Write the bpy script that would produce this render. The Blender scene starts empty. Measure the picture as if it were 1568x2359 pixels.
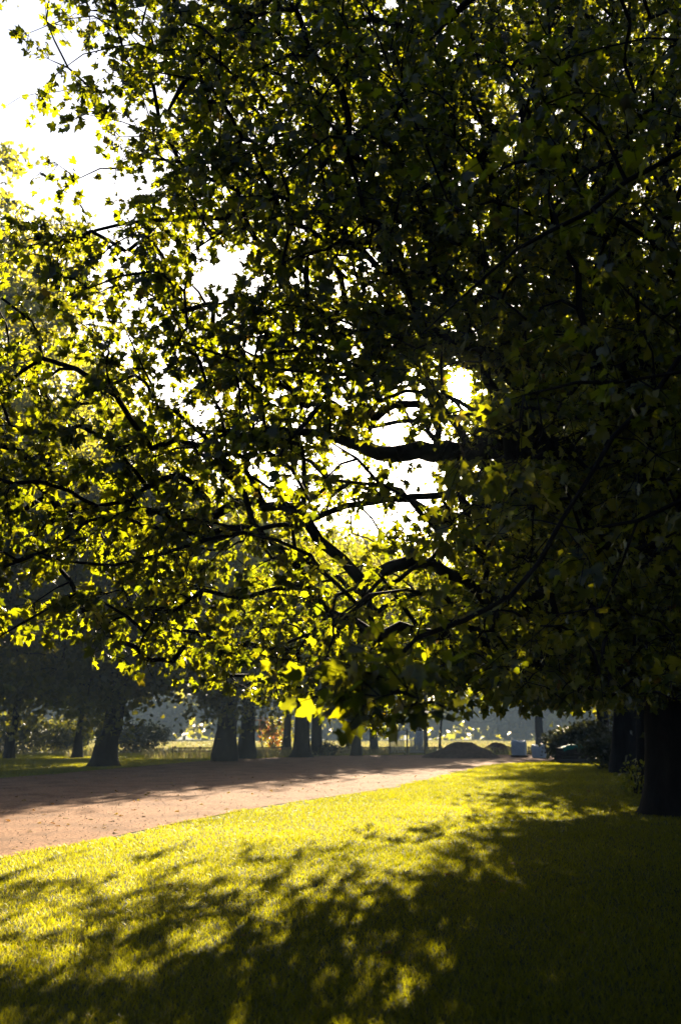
import bpy, math
import numpy as np
from mathutils import Vector
R = math.radians
sc = bpy.context.scene
col = sc.collection

# ------------------------------------------------------------------ camera, world, sun, exposure
PITCH = R(12.53)
EYE = np.array([0.0, 0.0, 1.6])
K = 36.0 / 35.0 / 2359.0            # tangent units per pixel of the 1568 x 2359 study picture
cam_d = bpy.data.cameras.new("camera")
cam = bpy.data.objects.new("camera", cam_d); col.objects.link(cam)
cam_d.sensor_fit = 'VERTICAL'; cam_d.sensor_height = 36.0; cam_d.sensor_width = 24.0; cam_d.lens = 35.0
cam_d.clip_end = 4000
cam.location = EYE; cam.rotation_euler = (R(90) + PITCH, 0, 0)
cam_d.dof.use_dof = True; cam_d.dof.focus_distance = 12.0; cam_d.dof.aperture_fstop = 1.8
sc.camera = cam

SUN_EL, SUN_AZ = R(19.7), R(7.36)
SUN = Vector((math.sin(SUN_AZ) * math.cos(SUN_EL), math.cos(SUN_AZ) * math.cos(SUN_EL), math.sin(SUN_EL)))
world = bpy.data.worlds.new("World"); sc.world = world; world.use_nodes = True
wt = world.node_tree; wt.nodes.clear()
def wn(t, **kw):
    n = wt.nodes.new(t)
    for k, v in kw.items(): setattr(n, k, v)
    return n
sky = wn('ShaderNodeTexSky', sky_type='NISHITA', sun_disc=False, sun_elevation=SUN_EL, sun_rotation=SUN_AZ,
         air_density=0.6, dust_density=1.6, ozone_density=1.0)
bg = wn('ShaderNodeBackground'); bg.inputs['Strength'].default_value = 0.05
wt.links.new(sky.outputs[0], bg.inputs['Color'])
# the sun's own disc and the bright aureole round it, by angle from the sun
tc = wn('ShaderNodeTexCoord'); dt = wn('ShaderNodeVectorMath', operation='DOT_PRODUCT')
nrm = wn('ShaderNodeVectorMath', operation='NORMALIZE')
wt.links.new(tc.outputs['Generated'], nrm.inputs[0]); wt.links.new(nrm.outputs[0], dt.inputs[0]); dt.inputs[1].default_value = SUN
def powterm(p, s):
    mx = wn('ShaderNodeMath', operation='MAXIMUM'); mx.inputs[1].default_value = 0.0
    pw = wn('ShaderNodeMath', operation='POWER'); pw.inputs[1].default_value = p
    mu = wn('ShaderNodeMath', operation='MULTIPLY'); mu.inputs[1].default_value = s
    wt.links.new(dt.outputs['Value'], mx.inputs[0]); wt.links.new(mx.outputs[0], pw.inputs[0]); wt.links.new(pw.outputs[0], mu.inputs[0])
    return mu
gt = wn('ShaderNodeMath', operation='GREATER_THAN'); gt.inputs[1].default_value = math.cos(R(0.35))
wt.links.new(dt.outputs['Value'], gt.inputs[0])
gm = wn('ShaderNodeMath', operation='MULTIPLY'); gm.inputs[1].default_value = 60.0; wt.links.new(gt.outputs[0], gm.inputs[0])
acc = gm
for p, s in ((9000, 14.0), (900, 1.5), (120, 0.12), (9, 0.10)):
    ad = wn('ShaderNodeMath', operation='ADD'); t = powterm(p, s)
    wt.links.new(acc.outputs[0], ad.inputs[0]); wt.links.new(t.outputs[0], ad.inputs[1]); acc = ad
bg2 = wn('ShaderNodeBackground'); bg2.inputs['Color'].default_value = (1.0, 0.93, 0.80, 1)
wt.links.new(acc.outputs[0], bg2.inputs['Strength'])
ash = wn('ShaderNodeAddShader'); wout = wn('ShaderNodeOutputWorld')
wt.links.new(bg.outputs[0], ash.inputs[0]); wt.links.new(bg2.outputs[0], ash.inputs[1]); wt.links.new(ash.outputs[0], wout.inputs['Surface'])

sun_d = bpy.data.lights.new("sun", 'SUN'); sun_d.energy = 5.0; sun_d.angle = R(0.5); sun_d.color = (1.0, 0.84, 0.60)
sun = bpy.data.objects.new("sun", sun_d); col.objects.link(sun); sun.location = (10, 60, 40)
sun.rotation_euler = SUN.to_track_quat('Z', 'Y').to_euler()

sc.view_settings.view_transform = 'Standard'; sc.view_settings.look = 'None'
sc.view_settings.exposure = 2.6; sc.view_settings.gamma = 1.0; sc.view_settings.use_curve_mapping = False
cy = sc.cycles
cy.max_bounces = 7; cy.diffuse_bounces = 0; cy.glossy_bounces = 2; cy.transmission_bounces = 0; cy.volume_bounces = 0
cy.use_denoising = True
cy.sample_clamp_indirect = 4.0

# ------------------------------------------------------------------ helpers
def px(X, Y, d):
    """point at ground distance d (metres ahead) in the direction of study-picture position X, Y"""
    u = (X - 784.0) * K; v = (1179.5 - Y) * K
    dx, dy, dz = u, math.cos(PITCH) - v * math.sin(PITCH), math.sin(PITCH) + v * math.cos(PITCH)
    return EYE + np.array([dx, dy, dz]) * (d / dy)
def ground_at(X, Y):
    u = (X - 784.0) * K; v = (1179.5 - Y) * K
    dy, dz = math.cos(PITCH) - v * math.sin(PITCH), math.sin(PITCH) + v * math.cos(PITCH)
    t = -1.6 / dz
    return np.array([u * t, dy * t])
def to_px(P):
    """directions of points as study-picture positions (vectorised)"""
    r = P - EYE
    f = r[:, 1] * math.cos(PITCH) + r[:, 2] * math.sin(PITCH)
    up = -r[:, 1] * math.sin(PITCH) + r[:, 2] * math.cos(PITCH)
    f = np.where(f < 0.1, 0.1, f)
    return 784 + r[:, 0] / f / K, 1179.5 - up / f / K

def mesh_tris(name, V, F, mat, parent=None, smooth=False, rnd=None, loc=None):
    """one mesh object from vertex array V and triangle (or quad) array F"""
    V = np.asarray(V, dtype=np.float32); F = np.asarray(F, dtype=np.int32)
    me = bpy.data.meshes.new(name)
    n = F.shape[1]
    me.vertices.add(len(V)); me.vertices.foreach_set("co", V.ravel())
    me.loops.add(F.size); me.loops.foreach_set("vertex_index", F.ravel())
    me.polygons.add(len(F)); me.polygons.foreach_set("loop_start", np.arange(0, F.size, n, dtype=np.int32))
    if smooth: me.polygons.foreach_set("use_smooth", np.ones(len(F), dtype=bool))
    if rnd is not None:
        a = me.attributes.new("rnd", 'FLOAT', 'POINT'); a.data.foreach_set("value", np.asarray(rnd, dtype=np.float32))
    me.update(calc_edges=True); me.validate()
    me.materials.append(mat)
    o = bpy.data.objects.new(name, me); col.objects.link(o)
    if parent is not None: o.parent = parent
    if loc is not None: o.location = loc
    return o
def empty(name, loc):
    o = bpy.data.objects.new(name, None); col.objects.link(o); o.location = loc; return o
def tag(o, label=None, cat=None, group=None, kind=None):
    if label: o['label'] = label
    if cat: o['category'] = cat
    if group: o['group'] = group
    if kind: o['kind'] = kind
    return o
class MB:
    """collects boxes, tubes and grids; build() links them as one mesh object (quads)"""
    def __init__(s): s.V = []; s.F = []; s.n = 0
    def add(s, V, F):
        s.V.append(np.asarray(V, float)); s.F.append(np.asarray(F, int) + s.n); s.n += len(V)
    def box(s, c, h, rz=0.0):
        x, y, z = h; P = np.array([[sx * x, sy * y, sz * z] for sz in (-1, 1) for sx, sy in ((-1, -1), (1, -1), (1, 1), (-1, 1))])
        cs, sn = math.cos(rz), math.sin(rz)
        P = np.c_[P[:, 0] * cs - P[:, 1] * sn, P[:, 0] * sn + P[:, 1] * cs, P[:, 2]] + np.asarray(c)
        s.add(P, [[3, 2, 1, 0], [4, 5, 6, 7], [0, 1, 5, 4], [1, 2, 6, 5], [2, 3, 7, 6], [3, 0, 4, 7]])
    def tube(s, P, r, k=6):
        V, F = tube(np.asarray(P, float), np.asarray(r, float), k); s.add(V, F)
    def build(s, name, mat, parent=None, smooth=False, loc=None):
        return mesh_tris(name, np.concatenate(s.V), np.concatenate(s.F), mat, parent, smooth, loc=loc)
def tube(P, r, k):
    n = len(P)
    T = np.gradient(P, axis=0); T /= np.linalg.norm(T, axis=1)[:, None] + 1e-9
    ref = np.array([0.31, 0.93, 0.17]) if abs(T[0, 2]) > 0.8 else np.array([0.05, 0.1, 1.0])
    A = np.cross(T, ref); A /= np.linalg.norm(A, axis=1)[:, None] + 1e-9
    B = np.cross(T, A)
    a = np.linspace(0, 2 * math.pi, k, endpoint=False)
    V = P[:, None, :] + (A[:, None, :] * np.cos(a)[None, :, None] + B[:, None, :] * np.sin(a)[None, :, None]) * r[:, None, None]
    i = np.arange(n - 1)[:, None] * k; j = np.arange(k)[None, :]; j2 = (j + 1) % k
    F = np.stack([i + j, i + j2, i + k + j2, i + k + j], -1).reshape(-1, 4)
    return V.reshape(-1, 3), F
def vnoise(x, y, seed=0):
    """smooth value noise in 2-D, about -1..1"""
    def h(i, j):
        s = np.sin(i * 127.1 + j * 311.7 + seed * 74.7) * 43758.5453
        return (s - np.floor(s)) * 2 - 1
    xi, yi = np.floor(x), np.floor(y); fx, fy = x - xi, y - yi
    fx = fx * fx * (3 - 2 * fx); fy = fy * fy * (3 - 2 * fy)
    return (h(xi, yi) * (1 - fx) + h(xi + 1, yi) * fx) * (1 - fy) + (h(xi, yi + 1) * (1 - fx) + h(xi + 1, yi + 1) * fx) * fy

# ------------------------------------------------------------------ materials
def newmat(name):
    m = bpy.data.materials.new(name); m.use_nodes = True; m.node_tree.nodes.clear()
    return m, m.node_tree
def node(t, ty, **kw):
    n = t.nodes.new(ty)
    for k, v in kw.items(): setattr(n, k, v)
    return n
def ramp(t, src, stops):
    n = node(t, 'ShaderNodeValToRGB'); e = n.color_ramp.elements
    while len(e) < len(stops): e.new(0.5)
    for el, (p, c) in zip(e, stops): el.position = p; el.color = (*c, 1)
    t.links.new(src, n.inputs[0]); return n
def leaf_mat(name, dstops, tstops, mix=0.5, rough=0.38, spec=0.5):
    m, t = newmat(name)
    at = node(t, 'ShaderNodeAttribute', attribute_name="rnd")
    d = ramp(t, at.outputs['Fac'], dstops); tr = ramp(t, at.outputs['Fac'], tstops)
    p = node(t, 'ShaderNodeBsdfPrincipled'); p.inputs['Roughness'].default_value = rough
    p.inputs['Specular IOR Level'].default_value = spec
    t.links.new(d.outputs[0], p.inputs['Base Color'])
    b = node(t, 'ShaderNodeBsdfTranslucent'); t.links.new(tr.outputs[0], b.inputs['Color'])
    mx = node(t, 'ShaderNodeMixShader'); mx.inputs[0].default_value = mix
    t.links.new(p.outputs[0], mx.inputs[1]); t.links.new(b.outputs[0], mx.inputs[2])
    o = node(t, 'ShaderNodeOutputMaterial'); t.links.new(mx.outputs[0], o.inputs[0])
    return m
def rough_mat(name, stops, scale, rough=0.9, bump=0.3, detail=6, stretch=(1, 1, 1), bscale=None, spec=0.2, patch=0.0):
    m, t = newmat(name)
    tcn = node(t, 'ShaderNodeTexCoord'); mp = node(t, 'ShaderNodeMapping'); mp.inputs['Scale'].default_value = stretch
    t.links.new(tcn.outputs['Object'], mp.inputs[0])
    nz = node(t, 'ShaderNodeTexNoise'); nz.inputs['Scale'].default_value = scale; nz.inputs['Detail'].default_value = detail
    nz.inputs['Roughness'].default_value = 0.65
    t.links.new(mp.outputs[0], nz.inputs[0])
    c = ramp(t, nz.outputs['Fac'], stops)
    p = node(t, 'ShaderNodeBsdfPrincipled'); p.inputs['Roughness'].default_value = rough; p.inputs['Specular IOR Level'].default_value = spec
    src = c.outputs[0]
    if patch:                                       # worn and damp patches, metres across
        n2 = node(t, 'ShaderNodeTexNoise'); n2.inputs['Scale'].default_value = patch; n2.inputs['Detail'].default_value = 6
        t.links.new(mp.outputs[0], n2.inputs[0]); r2 = ramp(t, n2.outputs['Fac'], [(0.35, (.62, .60, .58)), (0.5, (.92, .92, .92)), (0.62, (1, 1, 1))])
        mm = node(t, 'ShaderNodeMix', data_type='RGBA', blend_type='MULTIPLY'); mm.inputs[0].default_value = 1.0
        t.links.new(src, mm.inputs[6]); t.links.new(r2.outputs[0], mm.inputs[7]); src = mm.outputs[2]
    t.links.new(src, p.inputs['Base Color'])
    nb = node(t, 'ShaderNodeTexNoise'); nb.inputs['Scale'].default_value = bscale or scale * 3; nb.inputs['Detail'].default_value = 5
    t.links.new(mp.outputs[0], nb.inputs[0])
    bp = node(t, 'ShaderNodeBump'); bp.inputs['Strength'].default_value = bump; bp.inputs['Distance'].default_value = 0.03
    t.links.new(nb.outputs['Fac'], bp.inputs['Height']); t.links.new(bp.outputs[0], p.inputs['Normal'])
    o = node(t, 'ShaderNodeOutputMaterial'); t.links.new(p.outputs[0], o.inputs[0])
    return m
M = {}
M['leaf'] = leaf_mat("plane_leaf",
    [(0.0, (0.012, 0.034, 0.016)), (0.55, (0.018, 0.040, 0.014)), (0.985, (0.04, 0.05, 0.012)), (1.0, (0.06, 0.03, 0.012))],
    [(0.0, (0.20, 0.25, 0.003)), (0.5, (0.43, 0.45, 0.004)), (0.985, (0.60, 0.56, 0.006)), (1.0, (0.36, 0.20, 0.02))], 0.5)
M['far_leaf'] = leaf_mat("park_leaf",
    [(0.0, (0.010, 0.020, 0.009)), (1.0, (0.020, 0.034, 0.012))],
    [(0.0, (0.30, 0.32, 0.015)), (1.0, (0.74, 0.64, 0.02))], 0.45, 0.5)
M['red_leaf'] = leaf_mat("red_leaf", [(0.0, (0.16, 0.04, 0.02)), (1.0, (0.20, 0.09, 0.02))], [(0.0, (0.65, 0.16, 0.04)), (1.0, (0.75, 0.40, 0.04))], 0.5)
M['fallen'] = leaf_mat("fallen_leaf", [(0.85, (0.20, 0.13, 0.02)), (1.0, (0.14, 0.06, 0.02))], [(0.85, (0.4, 0.28, 0.02)), (1.0, (0.3, 0.12, 0.03))], 0.35, 0.8, 0.1)
M['hedge_leaf'] = leaf_mat("hedge_leaf", [(0.0, (0.02, 0.035, 0.018)), (1.0, (0.035, 0.05, 0.02))], [(0.0, (0.08, 0.09, 0.02)), (1.0, (0.14, 0.14, 0.02))], 0.3, 0.5)
M['blade'] = leaf_mat("grass_blade", [(0.0, (0.024, 0.042, 0.010)), (0.9, (0.045, 0.060, 0.012)), (1.0, (0.14, 0.12, 0.05))],
    [(0.0, (0.18, 0.19, 0.001)), (0.9, (0.53, 0.50, 0.004)), (1.0, (0.75, 0.6, 0.1))], 0.6, 0.45, 0.15)
M['dry'] = leaf_mat("dry_grass", [(0.0, (0.10, 0.11, 0.04)), (1.0, (0.30, 0.24, 0.12))], [(0.0, (0.2, 0.22, 0.04)), (1.0, (0.42, 0.34, 0.13))], 0.45, 0.6, 0.2)
M['bark'] = rough_mat("bark", [(0.3, (0.012, 0.010, 0.009)), (0.6, (0.028, 0.024, 0.020)), (0.8, (0.055, 0.048, 0.040))], 3.0, 0.9, 0.8, 6, (1, 1, 0.35), 14, spec=0.05)
M['soil'] = rough_mat("lawn_soil", [(0.3, (0.020, 0.028, 0.008)), (0.7, (0.040, 0.050, 0.014))], 1.2, 1.0, 0.6, 8, (1, 1, 1), 20)
M['gravel'] = rough_mat("gravel", [(0.36, (0.11, 0.050, 0.023)), (0.5, (0.225, 0.112, 0.056)), (0.64, (0.35, 0.195, 0.108))], 17.0, 1.0, 0.5, 14, (1, 1, 1), 60, spec=0.08, patch=0.9)
M['stone'] = rough_mat("path_stone", [(0.3, (0.16, 0.10, 0.07)), (0.7, (0.36, 0.27, 0.2))], 2.0, 0.9, 0.3)
M['earth'] = rough_mat("dug_earth", [(0.3, (0.06, 0.032, 0.02)), (0.7, (0.14, 0.08, 0.055))], 4.0, 1.0, 1.0, 8, (1, 1, 1), 12, spec=0.0)
M['bag'] = rough_mat("white_bag", [(0.3, (0.52, 0.54, 0.56)), (0.7, (0.70, 0.71, 0.72))], 3.0, 0.7, 0.5, 5, (1, 1, 1), 9)
M['pallet'] = rough_mat("pallet_wood", [(0.3, (0.06, 0.045, 0.035)), (0.7, (0.12, 0.09, 0.06))], 5.0, 0.9, 0.4)
M['fence'] = rough_mat("weathered_wood", [(0.3, (0.07, 0.05, 0.04)), (0.7, (0.16, 0.12, 0.09))], 4.0, 0.9, 0.4)
M['white'] = rough_mat("white_paint", [(0.3, (0.66, 0.66, 0.64)), (0.7, (0.80, 0.80, 0.78))], 3.0, 0.6, 0.1)
M['tarp'] = rough_mat("green_tarp", [(0.3, (0.01, 0.11, 0.075)), (0.7, (0.02, 0.18, 0.12))], 2.0, 0.8, 0.5, spec=0.1)

# ------------------------------------------------------------------ leaves
def plane_leaf():
    """five-lobed leaf: base at the origin, tip at +Y, unit length; fan of triangles round a middle vertex"""
    h = [(0.15, -0.05), (0.43, 0.03), (0.34, 0.20), (0.62, 0.47), (0.43, 0.48), (0.25, 0.50), (0.21, 0.72)]
    out = [(0, 0)] + h + [(0, 1.0)] + [(-x, y) for x, y in reversed(h)]
    P = np.array([(0, 0.36)] + out, float)
    n = len(out)
    F = np.array([(0, 1 + i, 1 + (i + 1) % n) for i in range(n)])
    return P, F
def clump_leaf():
    """smaller leaf shape for trees far off"""
    out = [(0, 0), (0.42, 0.12), (0.5, 0.5), (0.2, 0.6), (0, 1.0), (-0.25, 0.62), (-0.55, 0.42), (-0.35, 0.05)]
    P = np.array([(0, 0.4)] + out, float); n = len(out)
    return P, np.array([(0, 1 + i, 1 + (i + 1) % n) for i in range(n)])
LEAF_NEAR, LEAF_FAR = plane_leaf(), clump_leaf()
def unit(a): return a / (np.linalg.norm(a, axis=-1, keepdims=True) + 1e-9)
def leaf_mesh(name, base, tip, size, rng, mat, parent, shape, up=0.42, jit=0.6, rnd=None, fold=0.28, droop=0.45):
    """all leaves of a crown: base points, tip directions, sizes"""
    P, F = shape; n = len(base)
    t = unit(tip)
    nn = np.array([SUN.x * .35, SUN.y * .35, up]) + rng.normal(0, jit, (n, 3))
    nn = unit(nn - t * np.sum(nn * t, 1, keepdims=True)); s = np.cross(t, nn)
    fo = rng.uniform(-0.1, 1.0, n)[:, None] * fold; dr = rng.uniform(0.1, 1.0, n)[:, None] * droop
    wx = rng.uniform(0.85, 1.12, n)[:, None]
    x = P[None, :, 0] * wx + rng.normal(0, .035, (n, len(P))); y = P[None, :, 1] + rng.normal(0, .04, (n, len(P)))
    z = -np.abs(x) * fo - (y * y + 0.7 * x * x) * dr + rng.normal(0, 0.03, (n, len(P)))
    V = base[:, None, :] + size[:, None, None] * (x[..., None] * s[:, None, :] + y[..., None] * t[:, None, :] + z[..., None] * nn[:, None, :])
    FF = (F[None] + (np.arange(n) * len(P))[:, None, None]).reshape(-1, 3)
    if rnd is None: rnd = rng.random(n)
    return mesh_tris(name, V.reshape(-1, 3), FF, mat, parent, False, rnd=np.repeat(rnd, len(P)))

# ------------------------------------------------------------------ branching skeleton
class Skeleton:
    def __init__(s, rng):
        s.rng = rng; s.pos = np.zeros((200000, 3)); s.n = 0; s.par = []; s.plen = np.zeros(200000); s.fix = []; s.limb = []; s.chains = []
    def chain(s, pts, parent, radii=None, limb=None):
        if limb is None: limb = s.limb[parent] if parent >= 0 else 0
        idx = []; prev = parent
        for i, p in enumerate(pts):
            k = s.n; s.pos[k] = p; s.par.append(prev); s.fix.append(0 if radii is None else radii[i]); s.limb.append(limb)
            s.plen[k] = 0 if prev < 0 else s.plen[prev] + np.linalg.norm(p - s.pos[prev])
            s.n += 1; idx.append(k); prev = k
        s.chains.append((parent, idx, limb)); return idx
    def nearest(s, p): return int(np.argmin(np.linalg.norm(s.pos[:s.n] - p, axis=1)))
    def attach(s, tgt, bf=0.25, step=0.35, wig=0.05, sag=0.12, limb=None, avoid=None):
        d = np.linalg.norm(s.pos[:s.n] - tgt, axis=1)
        cst = d + bf * s.plen[:s.n]
        a = int(np.argmin(cst)); L = d[a]
        n = max(2, int(L / step))
        f = np.linspace(0, 1, n + 1)[1:]
        A = s.pos[a]
        P = A + (tgt - A) * f[:, None]
        w = s.rng.normal(0, wig, (n, 3)).cumsum(0); w -= f[:, None] * w[-1]
        P = P + w * min(1.5, L); P[:, 2] += sag * L * np.sin(f * math.pi) * s.rng.uniform(0.2, 1.2)
        if avoid is not None:
            gx, gy = to_px(P)
            if (((gx - avoid[0]) / avoid[2]) ** 2 + ((gy - avoid[1]) / avoid[3]) ** 2 < 1).any(): return None
        return s.chain(list(P), a, None, limb)
    def radii(s, tip=0.0045, p=2.25):
        n = s.n; acc = np.zeros(n); r = np.zeros(n)
        for k in range(n - 1, -1, -1):
            rr = max(tip, acc[k] ** (1 / p)) if acc[k] > 0 else tip
            r[k] = max(rr, s.fix[k])
            if s.par[k] >= 0 : acc[s.par[k]] += rr ** p
        return r
    def meshes(s, r, name_of, mat, parent):
        by = {}
        for parent_i, idx, limb in s.chains:
            ids = ([parent_i] if parent_i >= 0 else []) + idx
            if len(ids) < 2: continue
            P = s.pos[ids]; rr = r[ids].copy()
            if parent_i >= 0: rr[0] = min(rr[0], rr[1] * 1.25)
            if rr[-1] < 0.02: rr[-1] *= 0.6
            k = 12 if rr.max() > 0.2 else (8 if rr.max() > 0.04 else (5 if rr.max() > 0.012 else 3))
            by.setdefault(limb, MB()).tube(P, rr, k)
        return [mb.build(name_of(l), mat, parent, True) for l, mb in sorted(by.items())]
def smooth_path(pts, rads, step=0.5, wig=0.0, rng=None):
    """Catmull-Rom through the points, with radii"""
    pts = np.asarray(pts, float); n = len(pts); P = []; Q = []
    for i in range(n - 1):
        p0, p1, p2, p3 = pts[max(0, i - 1)], pts[i], pts[i + 1], pts[min(n - 1, i + 2)]
        m = max(2, int(np.linalg.norm(p2 - p1) / step))
        for k in range(m):
            t = k / m
            P.append(0.5 * (2 * p1 + (p2 - p0) * t + (2 * p0 - 5 * p1 + 4 * p2 - p3) * t * t + (3 * p1 - p0 - 3 * p2 + p3) * t ** 3))
            Q.append(rads[i] * (1 - t) + rads[i + 1] * t)
    P.append(pts[-1]); Q.append(rads[-1]); P = np.array(P)
    if wig: P[1:] += rng.normal(0, wig, (len(P) - 1, 3))
    return list(P), Q
def shoots(skel, ends, rng, per=4, length=0.42, leaves=6, size=(0.11, 0.18), hang=0.5):
    """short leafy shoots round the end of each twig; returns leaf bases, tip directions, sizes"""
    B, T, S = [], [], []
    for e in ends:
        c = skel.pos[e]; pv = skel.pos[skel.par[e]]; dirn = unit(c - pv)
        for q in range(per):
            a = unit(dirn * 0.7 + rng.normal(0, 0.75, 3) + np.array([0, 0, -0.12]))
            L = length * rng.uniform(0.5, 1.3)
            hx_, hy_ = to_px((c + a * L - np.array([0, 0, .22 * L]))[None])
            if hy_[0] > np.interp(hx_[0], LOW[:, 0], LOW[:, 1]) + 10 and -50 < hx_[0] < 1620: continue
            if in_gap(hx_, hy_, -4)[0]: continue
            p1 = c + a * L * 0.5; p2 = c + a * L + np.array([0, 0, -0.22 * L])
            skel.chain([p1, p2], e)
            m = leaves + rng.integers(-1, 2)
            f = rng.uniform(0.15, 1.05, m)
            bp = c + (p2 - c) * f[:, None] + rng.normal(0, 0.035, (m, 3))
            out = a + rng.normal(0, 0.65, (m, 3)); out[:, 2] -= hang + rng.uniform(0, 0.5, m)
            B.append(bp); T.append(out); S.append(rng.uniform(*size, m) * rng.uniform(0.8, 1.1))
    return np.concatenate(B), np.concatenate(T), np.concatenate(S)

# ------------------------------------------------------------------ the setting: ground, path, haze
PATH_R = [(-14.0, -14), (-9.5, -1), (-7.0, 6), (-4.6, 13), (-1.7, 23), (1.2, 30), (3.0, 36), (6.0, 47), (9.0, 55), (15.0, 61), (30, 66), (60, 72)]
PATH_L = [(-34.0, -14), (-28, -1), (-24.5, 6), (-21, 13), (-16.2, 25), (-12.6, 36), (-10.3, 48), (-7.6, 62), (-3.5, 70), (3.0, 76.5), (30, 80), (60, 84)]
def dense(pts, step):
    pts = np.array(pts, float); out = []
    for a, b in zip(pts[:-1], pts[1:]):
        m = max(1, int(np.linalg.norm(b - a) / step))
        out += [a + (b - a) * k / m for k in range(m)]
    return np.array(out + [pts[-1]])
cr_r, _ = smooth_path([(x, y, 0) for x, y in PATH_R], [0] * len(PATH_R), 0.25)
cr_l, _ = smooth_path([(x, y, 0) for x, y in PATH_L], [0] * len(PATH_L), 0.25)
cr_r, cr_l = np.array(cr_r)[:, :2], np.array(cr_l)[:, :2]
poly = np.concatenate([cr_r, cr_l[::-1]])
def in_path(x, y):
    x = x + 0.20 * vnoise(x * 1.3, y * 1.3, 3) + 0.13 * vnoise(x * 4.5, y * 4.5, 5) + 0.07 * vnoise(x * 17, y * 17, 6)
    inside = np.zeros(len(x), bool); P = poly[::4]
    a = P; b = np.roll(P, -1, 0)
    for (x1, y1), (x2, y2) in zip(a, b):
        c = ((y1 > y) != (y2 > y)) & (x < (x2 - x1) * (y - y1) / (y2 - y1 + 1e-12) + x1)
        inside ^= c
    return inside
g = MB(); g.add([(-560, -40, 0), (560, -40, 0), (560, 880, 0), (-560, 880, 0)], [[0, 1, 2, 3]])
tag(g.build("lawn_ground", M['soil']), kind='structure')
# gravel path: strips across between the two edges
m_ = 300
def resample(P, n):
    d = np.r_[0, np.cumsum(np.linalg.norm(np.diff(P, axis=0), axis=1))]; q = np.linspace(0, d[-1], n)
    return np.c_[np.interp(q, d, P[:, 0]), np.interp(q, d, P[:, 1])]
A_, B_ = resample(cr_r, m_), resample(cr_l, m_)
nc = 60; f_ = np.linspace(0, 1, nc)[None, :, None]
G_ = A_[:, None, :] * (1 - f_) + B_[:, None, :] * f_
zz = 0.012 + 0.010 * vnoise(G_[..., 0] * 0.8, G_[..., 1] * 0.8, 9)
zz = np.maximum(0.004, zz); V_ = np.concatenate([G_, zz[..., None]], -1).reshape(-1, 3)
i_ = np.arange(m_ - 1)[:, None] * nc; j_ = np.arange(nc - 1)[None, :]
F_ = np.stack([i_ + j_, i_ + nc + j_, i_ + nc + j_ + 1, i_ + j_ + 1], -1).reshape(-1, 4)
tag(mesh_tris("gravel_path", V_, F_, M['gravel'], smooth=True), kind='structure')

hz, ht = newmat("haze_air")
pv = node(ht, 'ShaderNodeVolumePrincipled'); pv.inputs['Color'].default_value = (0.60, 0.80, 0.98, 1)
pv.inputs['Density'].default_value = 0.0008; pv.inputs['Anisotropy'].default_value = -0.15
ho = node(ht, 'ShaderNodeOutputMaterial'); ht.links.new(pv.outputs[0], ho.inputs['Volume'])
h = MB(); h.box((0, 425, 20), (600, 475, 21.2))
tag(h.build("haze", hz), kind='stuff')

# ------------------------------------------------------------------ the big plane tree on the right and its neighbour near the camera
GRID = np.array([  # how thick the foliage hangs, rows 200 high from the top, columns 196 wide
    [0.60, 0.85, 0.90, 0.95, 0.90, 1.0, 1.0, 1.0],
    [0.55, 1.00, 1.20, 1.00, 1.00, 1.0, 1.0, 1.0],
    [0.45, 0.80, 0.95, 0.95, 1.00, 1.0, 1.0, 1.0],
    [0.60, 0.85, 0.60, 1.00, 1.00, 1.0, 1.0, 1.0],
    [0.50, 0.75, 0.95, 1.00, 0.90, 0.8, 1.0, 1.0],
    [0.60, 0.80, 1.00, 0.90, 0.45, 0.8, 1.0, 1.0],
    [0.95, 1.10, 1.10, 0.65, 0.25, 0.7, 1.0, 1.0],
    [1.20, 1.20, 1.25, 0.80, 0.40, 0.8, 1.0, 1.0],
    [1.00, 1.00, 1.20, 1.00, 0.70, 0.5, 0.4, 0.4]])
def dens(X, Y):
    c = min(7, max(0, int(X / 196))); r = min(8, max(0, int(Y / 200)))
    return GRID[r, c]
LOW = np.array([(-400, 1440), (0, 1470), (130, 1470), (200, 1510), (350, 1570), (480, 1590), (600, 1610), (700, 1635), (770, 1660), (860, 1690), (950, 1670), (1030, 1640), (1200, 1640), (1568, 1620), (2200, 1600)])
GAPS = [(1065, 886, 25, 25), (1058, 925, 18, 24), (505, 632, 42, 40), (545, 585, 24, 20), (905, 985, 30, 30), (960, 1110, 24, 30), (925, 890, 16, 14), (850, 592, 16, 20),
        (945, 1210, 16, 24), (35, 180, 40, 80), (300, 430, 40, 22), (700, 640, 16, 16), (1010, 1290, 14, 24), (800, 855, 12, 10)]
def in_gap(X, Y, grow=0.0):
    g_ = np.zeros(np.shape(X), bool)
    for x, y, a, b in GAPS: g_ |= ((X - x) / (a + grow)) ** 2 + ((Y - y) / (b + grow)) ** 2 < 1
    return g_
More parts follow.
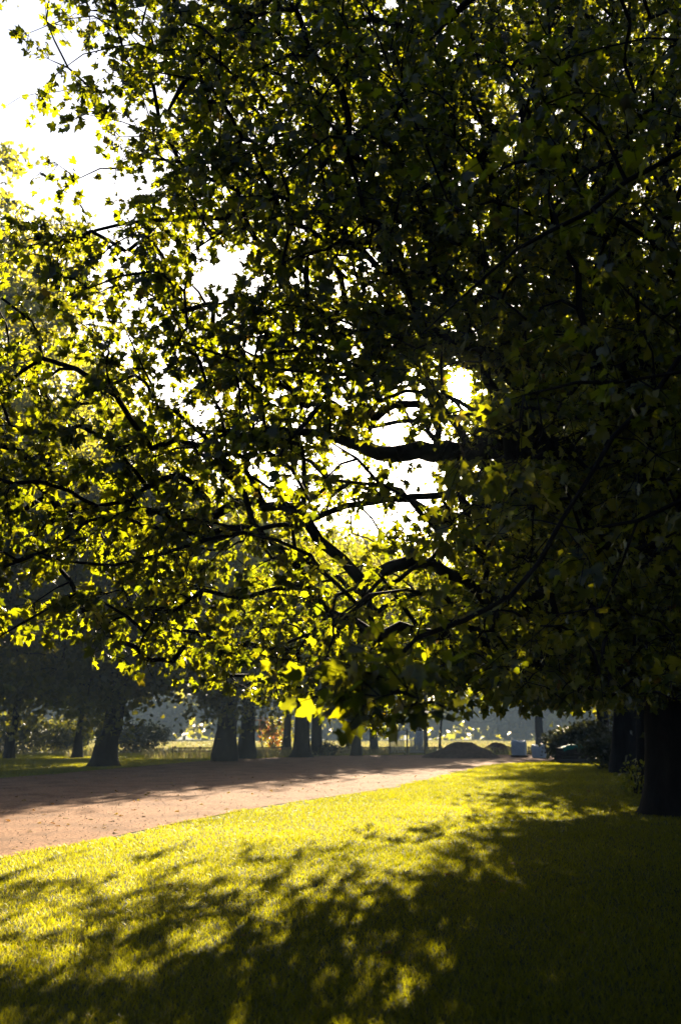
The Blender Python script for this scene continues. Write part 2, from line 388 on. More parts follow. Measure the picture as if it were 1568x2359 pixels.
def plane_tree(label, seed, trunk, trunk_r, limbs, targets, per, leaves, size, tip=0.0045, bf=0.25):
    rng = np.random.default_rng(seed); sk = Skeleton(rng)
    root = empty("plane_tree", trunk[0]); base = np.asarray(trunk[0], float)
    tag(root, label, "tree")
    P, Q = smooth_path(trunk, trunk_r, 0.5, 0.0, rng); sk.chain(P, -1, Q, 0)
    for li, (pts, rr) in enumerate(limbs):
        a = sk.nearest(pts[0]); P, Q = smooth_path([sk.pos[a]] + list(pts), [rr[0]] + list(rr), 0.4, 0.025, rng)
        sk.chain(P[1:], a, Q[1:], li + 1)
    ends = []
    order = np.argsort(np.linalg.norm(targets - (base + np.array([0, 0, 8])), axis=1))
    for k in order:
        c = sk.attach(targets[k], bf, avoid=(1064, 888, 17, 17))     # a clear hole where the sun comes through
        if c: ends.append(c[-1])
    B, T, S = shoots(sk, ends, rng, per, 0.45, leaves, size)
    r = sk.radii(tip)
    sk.pos[:sk.n] -= base
    sk.meshes(r, lambda l: "trunk" if l == 0 else "limb", M['bark'], root)
    X, Y = to_px(B + unit(T) * S[:, None] * .5); S = S * np.interp(X, [450, 900], [1.1, 1.0])
    keep = ~in_gap(X + rng.normal(0, 13, len(X)), Y + rng.normal(0, 13, len(X))) & (B[:, 2] > 0.9) & ((Y < np.interp(X, LOW[:, 0], LOW[:, 1]) + 35) | (X < -50) | (X > 1620))
    keep &= ~((Y > 975) & (Y < 1064) & (X > 850) & (X < 1350) & (B[:, 1] < np.interp(X, [870, 1340], [14.8, 19.6])) & (rng.random(len(B)) < .9))
    leaf_mesh("crown", B[keep] - base, T[keep], S[keep], rng, M['leaf'], root, LEAF_NEAR)
    print("plane tree", len(targets), "twigs", keep.sum(), "leaves", sk.n, "nodes")
    return root

rg = np.random.default_rng(11)
def clumpy(p):
    n = vnoise(np.array(p[0] * .62 + p[1] * .2), np.array(p[2] * .75 + p[1] * .35), 21) + .7 * vnoise(np.array(p[0] * .9 - p[1] * .7), np.array(p[2] * 1.1), 22)
    return float(np.clip(.5 + .95 * n, .04, 1))
tg = []
while len(tg) < 3900:
    X, Y = rg.uniform(-300, 2250), rg.uniform(-750, 1660)
    if Y > np.interp(X, LOW[:, 0], LOW[:, 1]): continue
    inside = 0 <= X <= 1568 and Y >= 0
    if X < 60 and 45 < Y < 560 or (X < 40 and Y < 0): continue
    pd = dens(X, Y) * np.interp(X, [0, 450, 750, 1000], [.29, .33, .64, 1]) if inside else (0.6 if X > 1568 else (0.45 if Y < 0 and X > 300 else 0.3 if X < 0 and Y > 850 else 0.1))
    if rg.random() > pd or in_gap(np.array(X), np.array(Y), 14): continue
    t_ = np.clip(X / 1568, 0, 1.2)
    lo, hi = 9.8 - 0.8 * t_, 12.6 + 11.4 * t_
    d = lo + (hi - lo) * rg.random() ** 0.8
    p = px(X, Y, d)
    if np.linalg.norm(p[:2] - np.array([6.9, 21.0])) > 17.5 or p[2] > 24 or p[2] < 1.5 or rg.random() > clumpy(p): continue
    tg.append(p)
for k in range(16): tg.append(px(rg.uniform(30, 340), rg.uniform(515, 600), rg.uniform(11.3, 12.0)))
while len(tg) < 7550:
    X, Y = rg.uniform(500, 2100), rg.uniform(-500, 1600)
    if rg.random() > np.interp(X, [500, 800, 1000, 1150], [0.1, 0.3, 0.3, 1.0]) or in_gap(np.array(X), np.array(Y), 18): continue
    if 700 < X < 1010 and 850 < Y < 1500 and rg.random() < 0.75: continue
    p = px(X, Y, rg.uniform(13.5, 26))
    if np.linalg.norm(p[:2] - np.array([6.9, 21.0])) > 15 or p[2] > 24 or p[2] < 1.8 or rg.random() > clumpy(p): continue
    tg.append(p)
nsh = 0
while nsh < 700:                                  # extra boughs added sunward of the open lawn to shade it
    near = rg.random() < .55
    gx, gy = (rg.uniform(-2.5, 4.5), rg.uniform(5, 11.5)) if near else (rg.uniform(2.5, 9), rg.uniform(9, 26))
    z = rg.uniform(2.3, 6.5) if near else rg.uniform(3, 10)
    p = np.array([gx, gy, 0]) + np.array(SUN) * (z / SUN[2])
    X, Y = (float(q[0]) for q in to_px(p[None]))
    if Y > np.interp(X, LOW[:, 0], LOW[:, 1]) or in_gap(np.array(X), np.array(Y), 20) or np.linalg.norm(p[:2] - np.array([6.9, 21.0])) > 14: continue
    if X < 1010 and 850 < Y < 1500 and rg.random() < .65: continue
    if X < 760 or rg.random() > clumpy(p) + .1: continue
    tg.append(p); nsh += 1
n0 = len(tg)
while len(tg) < n0 + 620:                         # the high middle of the crown
    X, Y = rg.uniform(330, 1060), rg.uniform(-120, 880)
    p = px(X, Y, rg.uniform(11, 19))
    if in_gap(np.array(X), np.array(Y), 20) or np.linalg.norm(p[:2] - np.array([6.9, 21.0])) > 16 or rg.random() > np.interp(X, [330, 600], [.35, 1]): continue
    tg.append(p)
n0 = len(tg)
while len(tg) < n0 + 1400:                        # extra boughs thickening the right crown's sunny side, added to hold back light
    X, Y = rg.uniform(1020, 1750), rg.uniform(-100, 1620)
    p = px(X, Y, rg.uniform(20, 29))
    if rg.random() > np.interp(X, [1020, 1200], [.25, 1]) or in_gap(np.array(X), np.array(Y), 24) or np.linalg.norm(p[:2] - np.array([6.9, 21.0])) > 11: continue
    tg.append(p)
tg = np.array(tg)
def limb(trunk_pt, pts, rr): return ([np.array(trunk_pt, float)] + [px(*q) for q in pts], rr)
trunkA = [np.array(p, float) for p in ((6.9, 21, 0), (6.87, 20.95, 0.6), (6.85, 20.9, 3), (6.7, 20.8, 6.5), (6.4, 20.5, 10), (5.9, 20, 14), (5.0, 19.3, 19), (4.5, 19, 22.5))]
limbsA = [
    limb((6.6, 20.8, 7.3), [(1340, 1050, 19.5), (1150, 1037, 17.6), (1000, 1040, 16), (875, 1042, 14.6), (780, 1012, 13.6), (640, 985, 12.4), (450, 990, 11.6)], [.24, .22, .19, .16, .12, .07, .035, .015]),
    limb((6.4, 20.5, 9.5), [(1400, 850, 19), (1200, 830, 16.4), (1020, 790, 14), (840, 860, 12.4), (640, 850, 11.4), (420, 800, 10.8)], [.12, .09, .06, .045, .03, .02, .012]),
    limb((6.0, 20.2, 12.5), [(1300, 560, 18), (1100, 690, 15.2), (900, 790, 12.7), (760, 910, 11.2), (640, 1060, 10.6)], [.15, .11, .075, .05, .035, .02]),
    limb((5.5, 19.8, 16), [(1250, 150, 17), (1110, 155, 15.8), (1000, 200, 14.8), (860, 280, 13), (700, 430, 12), (640, 640, 11.2)], [.16, .12, .09, .07, .05, .03, .015]),
    limb((5.0, 19.3, 19), [(1150, -150, 17), (800, -130, 14.5), (600, 10, 13), (470, 130, 12.2), (390, 240, 11.6)], [.18, .14, .1, .08, .055, .02]),
    limb((6.7, 20.8, 6.5), [(1250, 1150, 18), (1050, 1250, 15.5), (900, 1350, 13.2), (760, 1440, 12), (560, 1510, 11)], [.07, .05, .04, .03, .02, .012]),
    limb((6.5, 20.6, 8.6), [(1300, 970, 18.5), (1060, 1120, 15), (860, 1150, 13), (700, 1200, 11.8), (480, 1240, 11), (250, 1300, 10.6), (60, 1260, 10.5)], [.11, .08, .055, .042, .032, .024, .018, .01]),
    limb((5.7, 19.9, 14.5), [(1250, 420, 17), (950, 470, 14.5), (700, 500, 13), (450, 505, 12.4), (330, 510, 12), (200, 535, 11.8), (60, 568, 11.6)], [.15, .11, .07, .05, .035, .026, .02, .012]),
    limb((6.85, 20.9, 5.2), [(1400, 1380, 19.5), (1250, 1450, 17.5), (1100, 1500, 15.5), (950, 1530, 13.5)], [.09, .065, .045, .03, .015]),
    limb((6.5, 20.6, 9.0), [(1700, 700, 18), (1800, 600, 14), (1900, 500, 11)], [.2, .15, .1, .04]),
    limb((5.9, 20, 14), [(1650, 100, 22), (1750, 200, 25)], [.18, .12, .05]),
]
plane_tree("big plane tree whose low leafy limbs fill the sky, dark trunk at the right edge", 5,
    trunkA, [.95, .68, .55, .5, .44, .36, .24, .12], limbsA, tg, 4, 7, (0.062, 0.135))

tb = []
while len(tb) < 230:
    X, Y = rg.uniform(400, 2500), rg.uniform(-900, 1570)
    if rg.random() > np.interp(X, [640, 950, 1350], [0.04, 0.30, 1.0]): continue
    if 0 < Y < 1700 and X < 1568 and in_gap(np.array(X), np.array(Y), 60): continue
    if Y > 1300 and X > 1000 and rg.random() < 0.6: continue
    tb.append(px(X, Y, rg.uniform(5.6, 9.0)))
for k in range(8): tb.append(px(rg.uniform(800, 970), rg.uniform(1530, 1640), rg.uniform(5.2, 6.2)))
tb = np.array([p for p in tb if p[2] < 10.5])
trunkB = [np.array(p, float) for p in ((6.4, 8.5, 0), (6.35, 8.5, 0.6), (6.3, 8.45, 3), (6.1, 8.4, 6), (5.8, 8.2, 10), (5.6, 8, 14))]
limbsB = [
    limb((6.1, 8.4, 5.6), [(1800, 330, 7.6), (1430, 430, 6.9), (1200, 580, 6.3), (980, 760, 5.9)], [.034, .028, .02, .013, .007]),
    limb((6.2, 8.4, 4.6), [(1800, 640, 7.8), (1500, 900, 7.3), (1290, 1200, 7.0), (1180, 1360, 6.5), (960, 1490, 6.1), (850, 1550, 5.8)], [.032, .026, .02, .016, .012, .009, .006]),
    limb((5.8, 8.2, 8.2), [(1800, -250, 7.2), (1300, -120, 6.8), (1000, 80, 6.6)], [.12, .08, .05, .015]),
]
plane_tree("plane tree standing just outside the frame, its big dark leaves hanging nearest the camera", 8,
    trunkB, [.7, .5, .42, .38, .3, .2], limbsB, tb, 4, 6, (0.08, 0.135), 0.004)

# ------------------------------------------------------------------ park trees further off
def park_tree(name, label, loc, seed, height, cr, cbase, tr, lean=(0, 0), n_t=110, n_l=95, lsize=(0.2, 0.36), group=None, cull=None, spread=0.85, flare=1.9, mat='far_leaf'):
    rng = np.random.default_rng(seed); sk = Skeleton(rng)
    root = empty(name, (loc[0], loc[1], 0)); tag(root, label, "tree", group)
    lx, ly = lean; fk = cbase + (height - cbase) * 0.45
    pts = [np.array(p, float) for p in ((0, 0, -0.05), (0.02, 0, 0.35), (lx * .12, ly * .12, 1.3), (lx * .45, ly * .45, max(2.5, cbase)), (lx * .8, ly * .8, fk), (lx, ly, height * .82))]
    P, Q = smooth_path(pts, [tr * flare, tr * 1.35, tr * 1.05, tr * .9, tr * .55, tr * .12], 0.35); sk.chain(P, -1, Q, 0)
    T = []
    while len(T) < n_t:
        v = unit(rng.normal(0, 1, 3)); q = rng.uniform(0.35, 1.0) ** 0.5 * rng.uniform(0.82, 1.1)
        z = cbase + (height - cbase) * (0.5 + 0.5 * v[2] * q)
        wid = 1.0 if v[2] > 0 else 1.08
        T.append((lx * z / height + v[0] * cr * q * wid, ly * z / height + v[1] * cr * q * wid, z))
    T = np.array(T); T = T[np.argsort(np.linalg.norm(T - np.array([0, 0, fk * .7]), axis=1))]
    ends = [sk.attach(t_, 0.3, 0.7, 0.07)[-1] for t_ in T]
    r = sk.radii(0.02, 2.2)
    for o in sk.meshes(r, lambda l: "trunk", M['bark'], root): pass
    B = np.repeat(T, n_l, 0) + rng.normal(0, 1, (n_t * n_l, 3)) * np.array([spread, spread, spread * .62]) * np.repeat(rng.uniform(.6, 1.25, n_t), n_l)[:, None]
    B = B[B[:, 2] > min(cbase * .7, 1.2)]
    gx_, gy_ = to_px(B); B = B[~(((gx_ - 1064) / 36) ** 2 + ((gy_ - 890) / 36) ** 2 < 1)]
    tip = rng.normal(0, .8, B.shape); tip[:, 2] -= .4
    leaf_mesh("crown", B, tip, rng.uniform(*lsize, len(B)), rng, M[mat], root, LEAF_FAR, 0.5, .8)
    return root
def bush(name, label, loc, seed, rx, ry, hgt, n, lsize, mat, cat="shrub", group=None, stems=5, flat=0.0):
    rng = np.random.default_rng(seed); root = empty(name, (loc[0], loc[1], 0)); tag(root, label, cat, group)
    sm = MB()
    for k in range(stems):
        a = rng.uniform(0, 6.28); e = np.array([rx * .55 * math.cos(a), ry * .55 * math.sin(a), hgt * rng.uniform(.6, .9)])
        b0 = np.array([rx * .15 * math.cos(a), ry * .15 * math.sin(a), 0])
        sm.tube([b0, b0 + (e - b0) * .5 + rng.normal(0, .05, 3), e], [.03, .022, .01], 5)
    sm.build("stem", M['bark'], root, True)
    nc_ = max(8, n // 60); v = rng.normal(0, 1, (nc_, 3)); v = unit(v) * rng.uniform(.3, 1, (nc_, 1)) ** .5
    c = np.c_[v[:, 0] * rx, v[:, 1] * ry, hgt * (.5 + .46 * v[:, 2])]
    B = c[rng.integers(0, nc_, n)] + rng.normal(0, 1, (n, 3)) * np.array([.22 * rx, .22 * ry, .13 * hgt])
    B = B[B[:, 2] > .03]
    tip = rng.normal(0, .8, B.shape); tip[:, 2] += .1
    leaf_mesh("foliage", B, tip, rng.uniform(*lsize, len(B)), rng, M[mat], root, LEAF_FAR, .5, .8)
    return root
def gp(X, Y): return ground_at(X, Y)

# left of the path
park_tree("park_tree", "stout dark tree with a flared leaning trunk across the gravel path", gp(240, 1766), 21, 16, 6.6, 2.2, .50, (0.9, 0), 210, 170)
park_tree("park_tree", "slim dark trunk just left of the stout leaning tree, by sunlit grass", gp(178, 1746), 22, 18, 6.0, 2.2, .26, (0.3, 0), 150, 130)
park_tree("park_tree", "leftmost dark tree on the lawn, a thin trunk near the edge of the photo", gp(22, 1748), 23, 18, 6.5, 2.0, .24, (0.5, 0), 160, 130)
park_tree("park_tree", "tall pale tree in the hazy sunlight at upper left, rising above all the others", (-18.3, 47), 24, 31, 7.4, 4.0, .55, (0, 0), 260, 130)
park_tree("park_tree", "dark broad tree beyond the tall pale one, closing the left side", (-24, 64), 25, 27, 9, 2.5, .5, (0, 0), 220, 130)
park_tree("park_tree", "tallest of the dark grey-green trees filling the left background", (-23.0, 71), 44, 31, 9.0, 3.0, .26, (0, 0), 230, 150)
park_tree("park_tree", "widest dark trunk of the pair at the bend of the path", gp(517, 1754), 26, 16, 6.5, 2.4, .62, (0.3, 0), 150, 120, flare=1.3)
park_tree("park_tree", "second dark trunk of the pair at the bend, slightly thinner and further", gp(567, 1748), 27, 17, 6.0, 2.4, .50, (0.2, 0), 110, 90, flare=1.3)
park_tree("park_tree", "thin hazy trunk with yellow lit leaves either side, left of the flared trunk", gp(660, 1737), 28, 14, 4.5, 3.4, .30, (0.2, 0), 70, 80)
park_tree("park_tree", "hazy grey trunk with a wide flared foot near the middle of the path edge", gp(694, 1745), 29, 16, 5.2, 4.6, .52, (0.2, 0), 80, 90, flare=1.9)
park_tree("park_tree", "straight hazy trunk just right of the flared one", gp(729, 1741), 30, 17, 5.0, 4.4, .38, (0, 0), 80, 90, flare=1.5)
park_tree("park_tree", "hazy trunk behind the hanging dark leaves, left of the white slatted gate", gp(820, 1741), 31, 16, 4.6, 5.0, .32, (0.2, 0), 70, 80, flare=1.6)
park_tree("park_tree", "stubby hazy trunk half hidden by the tips of the hanging leaves", gp(861, 1737), 32, 15, 4.2, 5.0, .30, (-0.3, 0), 60, 80, flare=1.7)
# at the gate
park_tree("slim_tree", "left one of two slim upright trunks beside the white slatted gate", gp(966, 1734), 33, 14, 3.4, 5.5, .14, (0, 0), 45, 70, flare=1.2)
park_tree("slim_tree", "right one of two slim upright trunks beside the white slatted gate", gp(981, 1734), 34, 15, 3.4, 5.5, .15, (0, 0), 45, 70, flare=1.2)
park_tree("slim_tree", "thin slanting trunk behind the earth mound", gp(1012, 1728), 35, 13, 3.2, 4.5, .11, (0.8, 0), 45, 70, flare=1.2)
# trees across the meadow
for k, (x, y, hh, cr) in enumerate(((-12, 112, 22, 8), (1, 104, 23, 7.5), (9, 118, 23, 7), (-30, 120, 25, 9), (21, 108, 30, 9), (33, 125, 30, 10), (-46, 110, 26, 9))):
    lab = ["hazy yellow-lit tree beyond the fence, left of centre", "hazy yellow-lit tree beyond the fence, straight behind the hanging leaves", "hazy pale tree beyond the fence under the sun",
           "broad hazy tree behind the widest dark trunk pair", "tall tree beyond the fence behind the earth mound", "tall tree beyond the fence behind the white bags", "hazy tree beyond the dark hedge at far left"][k]
    park_tree("meadow_tree", lab, (x, y), 50 + k, hh, cr, 7.0, .4, (0, 0), 90, 90, (0.35, 0.6), "hazy trees across the meadow", spread=1.2)
# right side
park_tree("park_tree", "thick dark trunk on the right, behind the big plane tree", gp(1440, 1782), 36, 20, 6.2, 3.6, .50, (0.4, 0), 140, 120, flare=1.35)
park_tree("park_tree", "narrower dark trunk close left of the big plane tree", gp(1487, 1800), 37, 18, 5.4, 3.6, .26, (0.2, 0), 120, 110, flare=1.4)
park_tree("park_tree", "dark trunk furthest back among the right-hand trees", gp(1392, 1748), 38, 22, 6.5, 3.2, .40, (0, 0), 140, 120, flare=1.3)
park_tree("park_tree", "leafy tree with low lit branches over the white bags", (16.5, 57), 39, 15, 6.3, 1.9, .35, (0, 0), 110, 100)
park_tree("park_tree", "dark tree standing outside the right edge", (17.5, 29), 40, 20, 7.0, 2.6, .5, (0, 0), 220, 160)
park_tree("park_tree", "dark tree closing the far right behind the trunks", (31, 62), 41, 22, 8.0, 2.5, .5, (0, 0), 200, 150)

# shrubs and hedges
bush("hedge", "long dark clipped hedge at the far left edge of the lawn", gp(20, 1738), 61, 5.5, 1.2, 2.6, 5200, (.14, .26), 'hedge_leaf', "hedge")
bush("shrub", "sunlit yellow-green shrub between the hedge and the slim trunk", gp(140, 1734), 62, 2.6, 1.5, 2.7, 2600, (.14, .26), 'far_leaf')
bush("shrub", "dark rounded shrub on the lawn right of the stout leaning tree", gp(325, 1735), 63, 2.3, 1.6, 2.3, 3000, (.12, .24), 'hedge_leaf')
bush("shrub", "young red-leaved shrub with bare stems right of the trunk pair", gp(612, 1735), 64, 1.3, .9, 2.6, 420, (.14, .26), 'red_leaf', stems=8)
bush("shrub", "yellow-green bush between the red shrub and the flared trunk", gp(640, 1732), 65, 1.3, 1.0, 3.2, 900, (.14, .26), 'far_leaf')
bush("shrub", "small dark bush at the foot of the straight hazy trunk", gp(752, 1741), 66, .9, .6, .9, 900, (.08, .16), 'hedge_leaf')
bush("hedge", "tall black hedge at the right behind the white bags", gp(1350, 1753), 67, 2.0, 1.3, 2.1, 5000, (.14, .26), 'hedge_leaf', "hedge")
bush("shrub", "low dark shrub at the foot of the thick right-hand trunk", gp(1415, 1772), 68, 1.5, .8, 1.5, 1800, (.1, .2), 'hedge_leaf')
bush("shrub", "straggly leafy shoots at the foot of the big plane tree", gp(1470, 1830), 69, .55, .5, 1.0, 260, (.07, .14), 'leaf', stems=7)

bush("shrub", "dark leafy thicket filling the space behind the right-hand trunks", (17, 44), 70, 3.6, 2.0, 4.2, 6000, (.18, .32), 'hedge_leaf')
bush("shrub", "dark tall thicket at the right edge behind the big plane tree", (13.5, 31), 71, 3.2, 1.6, 4.6, 5200, (.16, .3), 'hedge_leaf')
# far wood beyond the meadow, one mass in the haze
rw = np.random.default_rng(77); cs = []
for k in range(150):
    x = rw.uniform(-260, 260); y = 235 + abs(x) * .12 + rw.uniform(-18, 25); hh = rw.uniform(15, 23); cr = rw.uniform(6, 10)
    v = unit(rw.normal(0, 1, (330, 3))) * rw.uniform(.5, 1.05, (330, 1))
    cs.append(np.c_[x + v[:, 0] * cr, y + v[:, 1] * cr, hh * .5 + v[:, 2] * hh * .5])
Bf = np.concatenate(cs + [np.c_[rw.uniform(-280, 280, 5000), rw.uniform(240, 275, 5000), rw.uniform(.2, 9, 5000)]]); Bf = Bf[Bf[:, 2] > .2]; tp = rw.normal(0, .8, Bf.shape)
tag(leaf_mesh("far_wood", Bf, tp, rw.uniform(1.6, 2.8, len(Bf)), rw, M['far_leaf'], None, LEAF_FAR, .5, .8), "wood on the far side of the meadow fading into blue haze", "wood", kind='stuff')

# ------------------------------------------------------------------ fence, gate, mounds, bags, tarp, building
def fence(label, pts, hgt=.55, gap=2.0):
    root = empty("rail_fence", (pts[0][0], pts[0][1], 0)); tag(root, label, "fence")
    P = dense(pts, gap); o = np.array([pts[0][0], pts[0][1]])
    for q in P:
        b = MB(); b.box((q[0] - o[0], q[1] - o[1], hgt / 2 + .03), (.05, .05, hgt / 2 + .03)); b.build("post", M['fence'], root)
    for lev, z in enumerate((hgt - .06, hgt * .45)):
        mb = MB()
        for a, b in zip(P[:-1], P[1:]):
            c = (a + b) / 2 - o; L = np.linalg.norm(b - a) / 2; rz = math.atan2(b[1] - a[1], b[0] - a[0])
            mb.box((c[0] + .07 * math.sin(rz), c[1] - .07 * math.cos(rz), z), (L - .004, .018, .045), rz)
        mb.build("rail", M['fence'], root)
fence("low two-rail brown fence running along the meadow behind the hazy trunks", [(-13, 79.5), (8.0, 81.5)])
fence("short low brown fence behind the white bags", [(14.5, 79), (26, 77)])
# white slatted gate
ga = np.array(px(898, 1731, 78.5)[:2]); gb = np.array(px(977, 1731, 78.5)[:2])
root = empty("slatted_gate", ((ga[0] + gb[0]) / 2, 78.5, 0)); tag(root, "white upright-slatted gate at the far end of the gravel path", "gate")
W = (gb[0] - ga[0]) / 2
for s, c0 in ((-1, -W / 2 - .08), (1, W / 2 + .08)):
    lf = MB(); lf.box((c0, 0, .22), (W / 2 - .1, .02, .04)); lf.build("bottom_rail", M['white'], root)
    lf = MB(); lf.box((c0, 0, 1.72), (W / 2 - .1, .03, .05)); o = lf.build("top_rail", M['white'], root)
    sl = MB()
    for k in range(8):
        x = c0 + (k - 3.5) * (W - .25) / 8; sl.box((x, -.045, 0.96), (.042, .012, .82))
    sl.build("slats", M['white'], o)
for x in (-W - .02, 0, W + .02):
    b = MB(); b.box((x, .02, .95), (.06, .06, .95)); b.box((x, .02, 1.93), (.08, .08, .03)); b.build("post", M['fence'], root)

def mound(label, loc, rx, ry, hh, seed):
    n = 40; u = np.linspace(-1.15, 1.15, n); X, Y = np.meshgrid(u, u, indexing='ij')
    r2 = np.sqrt(X * X + Y * Y * 1.0) * (1 + .12 * vnoise(X * 2 + seed, Y * 2, seed))
    z = hh * (np.clip(1 - r2, 0, 1) ** .8 * 1.05) * (1 + .18 * vnoise(X * 3, Y * 3, seed + 1)) + .05 * hh * vnoise(X * 9, Y * 9, seed + 2)
    z = np.minimum(z, hh * .93 + .04 * vnoise(X * 6, Y * 6, seed)); z = np.where(r2 > 1, -.05, z)
    V = np.stack([X * rx, Y * ry, z], -1).reshape(-1, 3); i = np.arange(n - 1)[:, None] * n; j = np.arange(n - 1)[None]
    F = np.stack([i + j, i + n + j, i + n + j + 1, i + j + 1], -1).reshape(-1, 4)
    o = mesh_tris("earth_mound", V, F, M['earth'], smooth=True, loc=(loc[0], loc[1], 0)); tag(o, label, "mound")
mound("brown heap of dug earth at the end of the gravel path, nearest of the two", gp(1068, 1746), 2.5, 1.8, 1.12, 3)
mound("smaller brown heap of earth behind the first, next to the white bags", gp(1150, 1737), 1.75, 1.5, .98, 4)

def bulk_bag(label, loc, w, hh, seed, pallet):
    rng = np.random.default_rng(seed); root = empty("bulk_bag", (loc[0], loc[1], 0)); tag(root, label, "bag", "white bulk bags on the grass")
    z0 = .13 if pallet else 0.0
    nz, na = 16, 36; V = []
    for i in range(nz):
        t_ = i / (nz - 1); zz_ = z0 + hh * math.sin(min(1, t_ * 1.25) * math.pi / 2); 
        base = 1.0 + .10 * math.sin(min(1, t_ * 1.25) * math.pi) if t_ < .8 else 1.0 * max(0.02, (1 - t_) / .2) ** .6
        for k in range(na):
            a = 2 * math.pi * k / na; e = 3.0
            q = (abs(math.cos(a)) ** e + abs(math.sin(a)) ** e) ** (-1 / e)
            rr = w / 2 * q * base * (1 + .05 * math.sin(a * 7 + i * .7 + seed) + rng.normal(0, .012))
            V.append((rr * math.cos(a), rr * math.sin(a), zz_ + (.06 * hh * math.sin(a * 2 + seed) if t_ > .6 else 0)))
    i = np.arange(nz - 1)[:, None] * na; j = np.arange(na)[None]; j2 = (j + 1) % na
    mesh_tris("sack", V, np.stack([i + j, i + j2, i + na + j2, i + na + j], -1).reshape(-1, 4), M['bag'], root, True)
    for sx, sy in ((-1, -1), (1, -1), (1, 1), (-1, 1)):
        lp = MB(); c = np.array([sx * w * .36, sy * w * .36, z0 + hh * .86])
        lp.tube([c + (-.08, 0, 0), c + (-.07, 0, .12), c + (0, 0, .17), c + (.07, 0, .11), c + (.08, 0, 0)], [.018] * 5, 5); lp.build("lifting_loop", M['bag'], root, True)
    if pallet:
        pb = MB()
        for y in (-.4, 0, .4): pb.box((0, y * w, .05), (w * .56, .05, .05))
        for x in np.linspace(-.5, .5, 6): pb.box((x * w, 0, .115), (.05, w * .54, .012))
        pb.build("pallet_base", M['pallet'], root)
bulk_bag("larger white bulk bag standing on a pallet beside the earth heap", gp(1195, 1744), .92, .95, 1, True)
bulk_bag("smaller slumped white bulk bag right of the one on the pallet", gp(1241, 1746), .86, .82, 2, False)

# green tarpaulin over a low stack
c0 = gp(1318, 1758); root = empty("covered_pile", (c0[0], c0[1], 0)); tag(root, "low dark pile of timber under a green tarpaulin in front of the black hedge", "pile")
lb = MB()
for lev in range(4):
    for k in range(5 - lev % 2): lb.tube([(-.8, -.44 + .22 * k + .11 * (lev % 2), .12 + .2 * lev), (0, -.43 + .22 * k + .11 * (lev % 2), .125 + .2 * lev), (.8, -.44 + .22 * k + .11 * (lev % 2), .12 + .2 * lev)], [.11, .11, .10], 8)
lb.build("timber", M['pallet'], root, True)
n = 24; u = np.linspace(-1, 1, n); X, Y = np.meshgrid(u, u, indexing='ij')
z = .98 - .35 * np.clip(np.abs(Y) - .6, 0, 1) ** 1.1 * 1.6 + .03 * vnoise(X * 4, Y * 4, 8) - .12 * np.abs(X) ** 3 + .06 * X
i = np.arange(n - 1)[:, None] * n; j = np.arange(n - 1)[None]
mesh_tris("tarpaulin", np.stack([X * .6, Y * .66, z], -1).reshape(-1, 3), np.stack([i + j, i + n + j, i + n + j + 1, i + j + 1], -1).reshape(-1, 4), M['tarp'], root, True)

# ------------------------------------------------------------------ grass, tall grass, stones, fallen leaves
def blades(name, P, hgt, wid, rng, mat, lean=.35, rnd=None):
    n = len(P); a = rng.uniform(0, 2 * math.pi, n); s = np.c_[np.cos(a), np.sin(a), np.zeros(n)]
    l = np.c_[rng.normal(0, lean, (n, 2)), np.ones(n)]
    m = P + l * (hgt * .55)[:, None]; tp = P + l * hgt[:, None] + np.c_[l[:, :2] * (hgt * .6)[:, None], -.08 * hgt]
    w = s * (wid / 2)[:, None]
    V = np.stack([P - w, P + w, m + w * .8, m - w * .8, tp], 1).reshape(-1, 3)
    k = (np.arange(n) * 5)[:, None]
    F = np.stack([k + [0, 1, 2], k + [0, 2, 3], k + [3, 2, 4]], 1).reshape(-1, 3)
    if rnd is None: rnd = rng.random(n)
    return mesh_tris(name, V, F, mat, rnd=np.repeat(rnd, 5))
rq = np.random.default_rng(31)
def scatter(n, y0, y1, power, half=.5):
    """ground points in a wedge ahead; fewer per square metre further off"""
    q = rq.random(n); e = 2 - power
    y = (y0 ** e + (y1 ** e - y0 ** e) * q) ** (1 / e)
    return (rq.random(n) * 2 - 1) * half * (y + 2), y
x, y = scatter(1100000, 4.3, 84, 1.55)
ok = ~in_path(x, y); x, y = x[ok], y[ok]
cl = vnoise(x * .9, y * .9, 2) * .5 + vnoise(x * 3.1, y * 3.1, 4) * .5
hg = np.clip(.042 + .016 * cl + rq.normal(0, .010, len(x)), .012, .1) * (1 + np.clip((y - 20) / 60, 0, .5))
wd = .0028 + .00032 * y
tint = np.clip(rq.normal(.45, .2, len(x)) + .22 * vnoise(x * .35, y * .35, 6), 0, 1)
tag(blades("grass", np.c_[x, y, np.zeros(len(x))], hg, wd, rq, M['blade'], .4, tint), "short sunlit lawn grass on both sides of the gravel path", "grass", kind='stuff')
# taller rough grass along the fence and by the left trunks
n = 26000
x = rq.uniform(-34, 26, n); y = rq.uniform(68, 84, n) + np.where(x < -8, -4, 0); ok = ~in_path(x, y) & (vnoise(x * .5, y * .5, 12) > -.25 + .6 * (x < -8)); x, y = x[ok], y[ok]
tag(blades("tall_grass", np.c_[x, y, np.zeros(len(x))], rq.uniform(.25, .75, len(x)), np.full(len(x), .035), rq, M['dry'], .3), "rough tall grass growing along the fence", "grass", kind='stuff')
n = 60000; x = rq.uniform(-90, 90, n); y = rq.uniform(84, 200, n)
tag(blades("meadow_grass", np.c_[x, y, np.zeros(len(x))], rq.uniform(.2, .5, len(x)), np.full(len(x), .12), rq, M['dry'], .4), "pale meadow grass beyond the fence", "grass", kind='stuff')
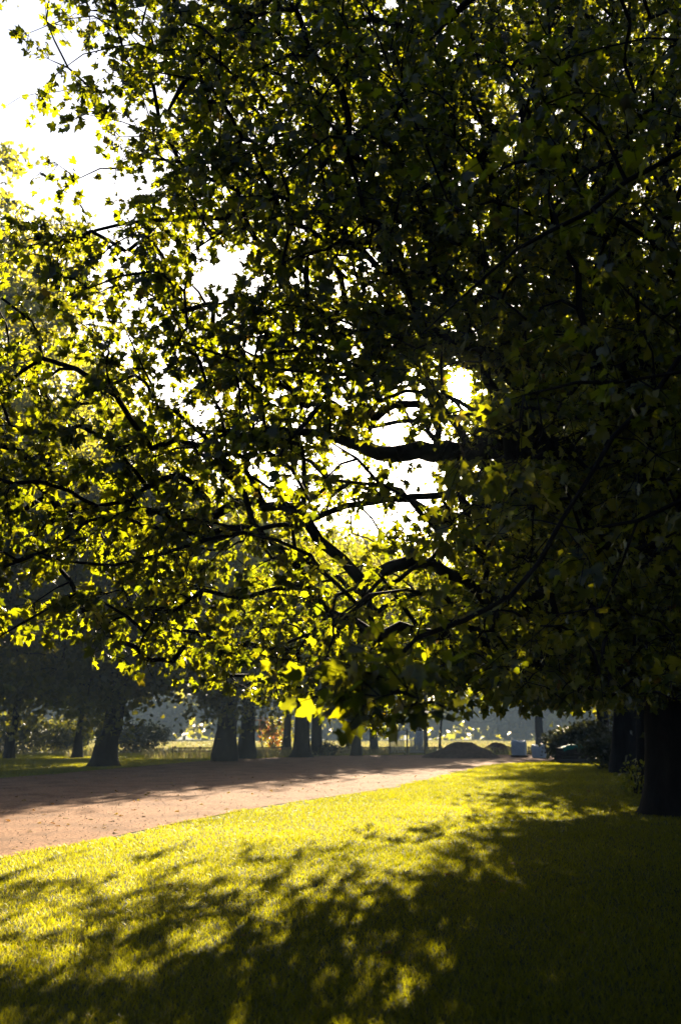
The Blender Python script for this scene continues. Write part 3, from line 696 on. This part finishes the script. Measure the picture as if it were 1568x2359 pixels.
# stones on the path
x, y = scatter(12000, 9, 45, 1.3, .45); ok = in_path(x, y); x, y = x[ok], y[ok]; n = len(x)
oc = np.array([(1, 0, 0), (0, 1, 0), (-1, 0, 0), (0, -1, 0), (0, 0, .7), (0, 0, -.5)], float); of = np.array([(0, 1, 4), (1, 2, 4), (2, 3, 4), (3, 0, 4), (1, 0, 5), (2, 1, 5), (3, 2, 5), (0, 3, 5)])
V = np.c_[x, y, np.full(n, .022)][:, None, :] + oc[None] * (rq.uniform(.004, .012, n) * (1 + y * .012))[:, None, None] * rq.uniform(.6, 1.3, (n, 6, 1))
tag(mesh_tris("gravel_stones", V.reshape(-1, 3), (of[None] + (np.arange(n) * 6)[:, None, None]).reshape(-1, 3), M['stone']), "loose small stones on the reddish gravel path", "gravel", kind='stuff')
# fallen leaves
x, y = scatter(620, 7, 40, 1.0, .42); pth = in_path(x, y); keep = pth | (rq.random(len(x)) < .16); x, y, pth = x[keep], y[keep], pth[keep]
B = np.c_[x, y, np.where(pth, .03, .03)]; tp = np.c_[rq.normal(0, 1, (len(x), 2)), rq.normal(.1, .15, len(x))]
tag(leaf_mesh("fallen_leaves", B, tp, rq.uniform(.06, .11, len(x)), rq, M['fallen'], None, LEAF_NEAR, 1.0, .2, rnd=rq.uniform(.85, 1.0, len(x))), "yellow and brown leaves lying on the path and lawn", "leaves", kind='stuff')

# unseen plane trees added around the viewpoint to shade the lawn from open sky
for k, (x, y, hh, cr) in enumerate(((7.5, -7, 20, 9), (-3, -13, 21, 9.5), (16, 6, 20, 8.5), (-16, -16, 21, 9.5), (16, -16, 21, 10), (-30, 6, 22, 8.5), (-25.5, 27, 21, 7.5))):
    park_tree("park_tree", ["shading plane tree behind the viewpoint, nearest on the right", "shading plane tree straight behind the viewpoint", "shading plane tree far right of the viewpoint, beside the lawn", "shading plane tree behind the viewpoint across the path",
              "shading plane tree furthest back on the right", "shading plane tree across the path, left of the viewpoint", "shading plane tree across the path, just outside the left edge"][k], (x, y), 90 + k, hh, cr, 3.2, .45, (0, 0), 190, 170, (.4, .6), spread=1.15)
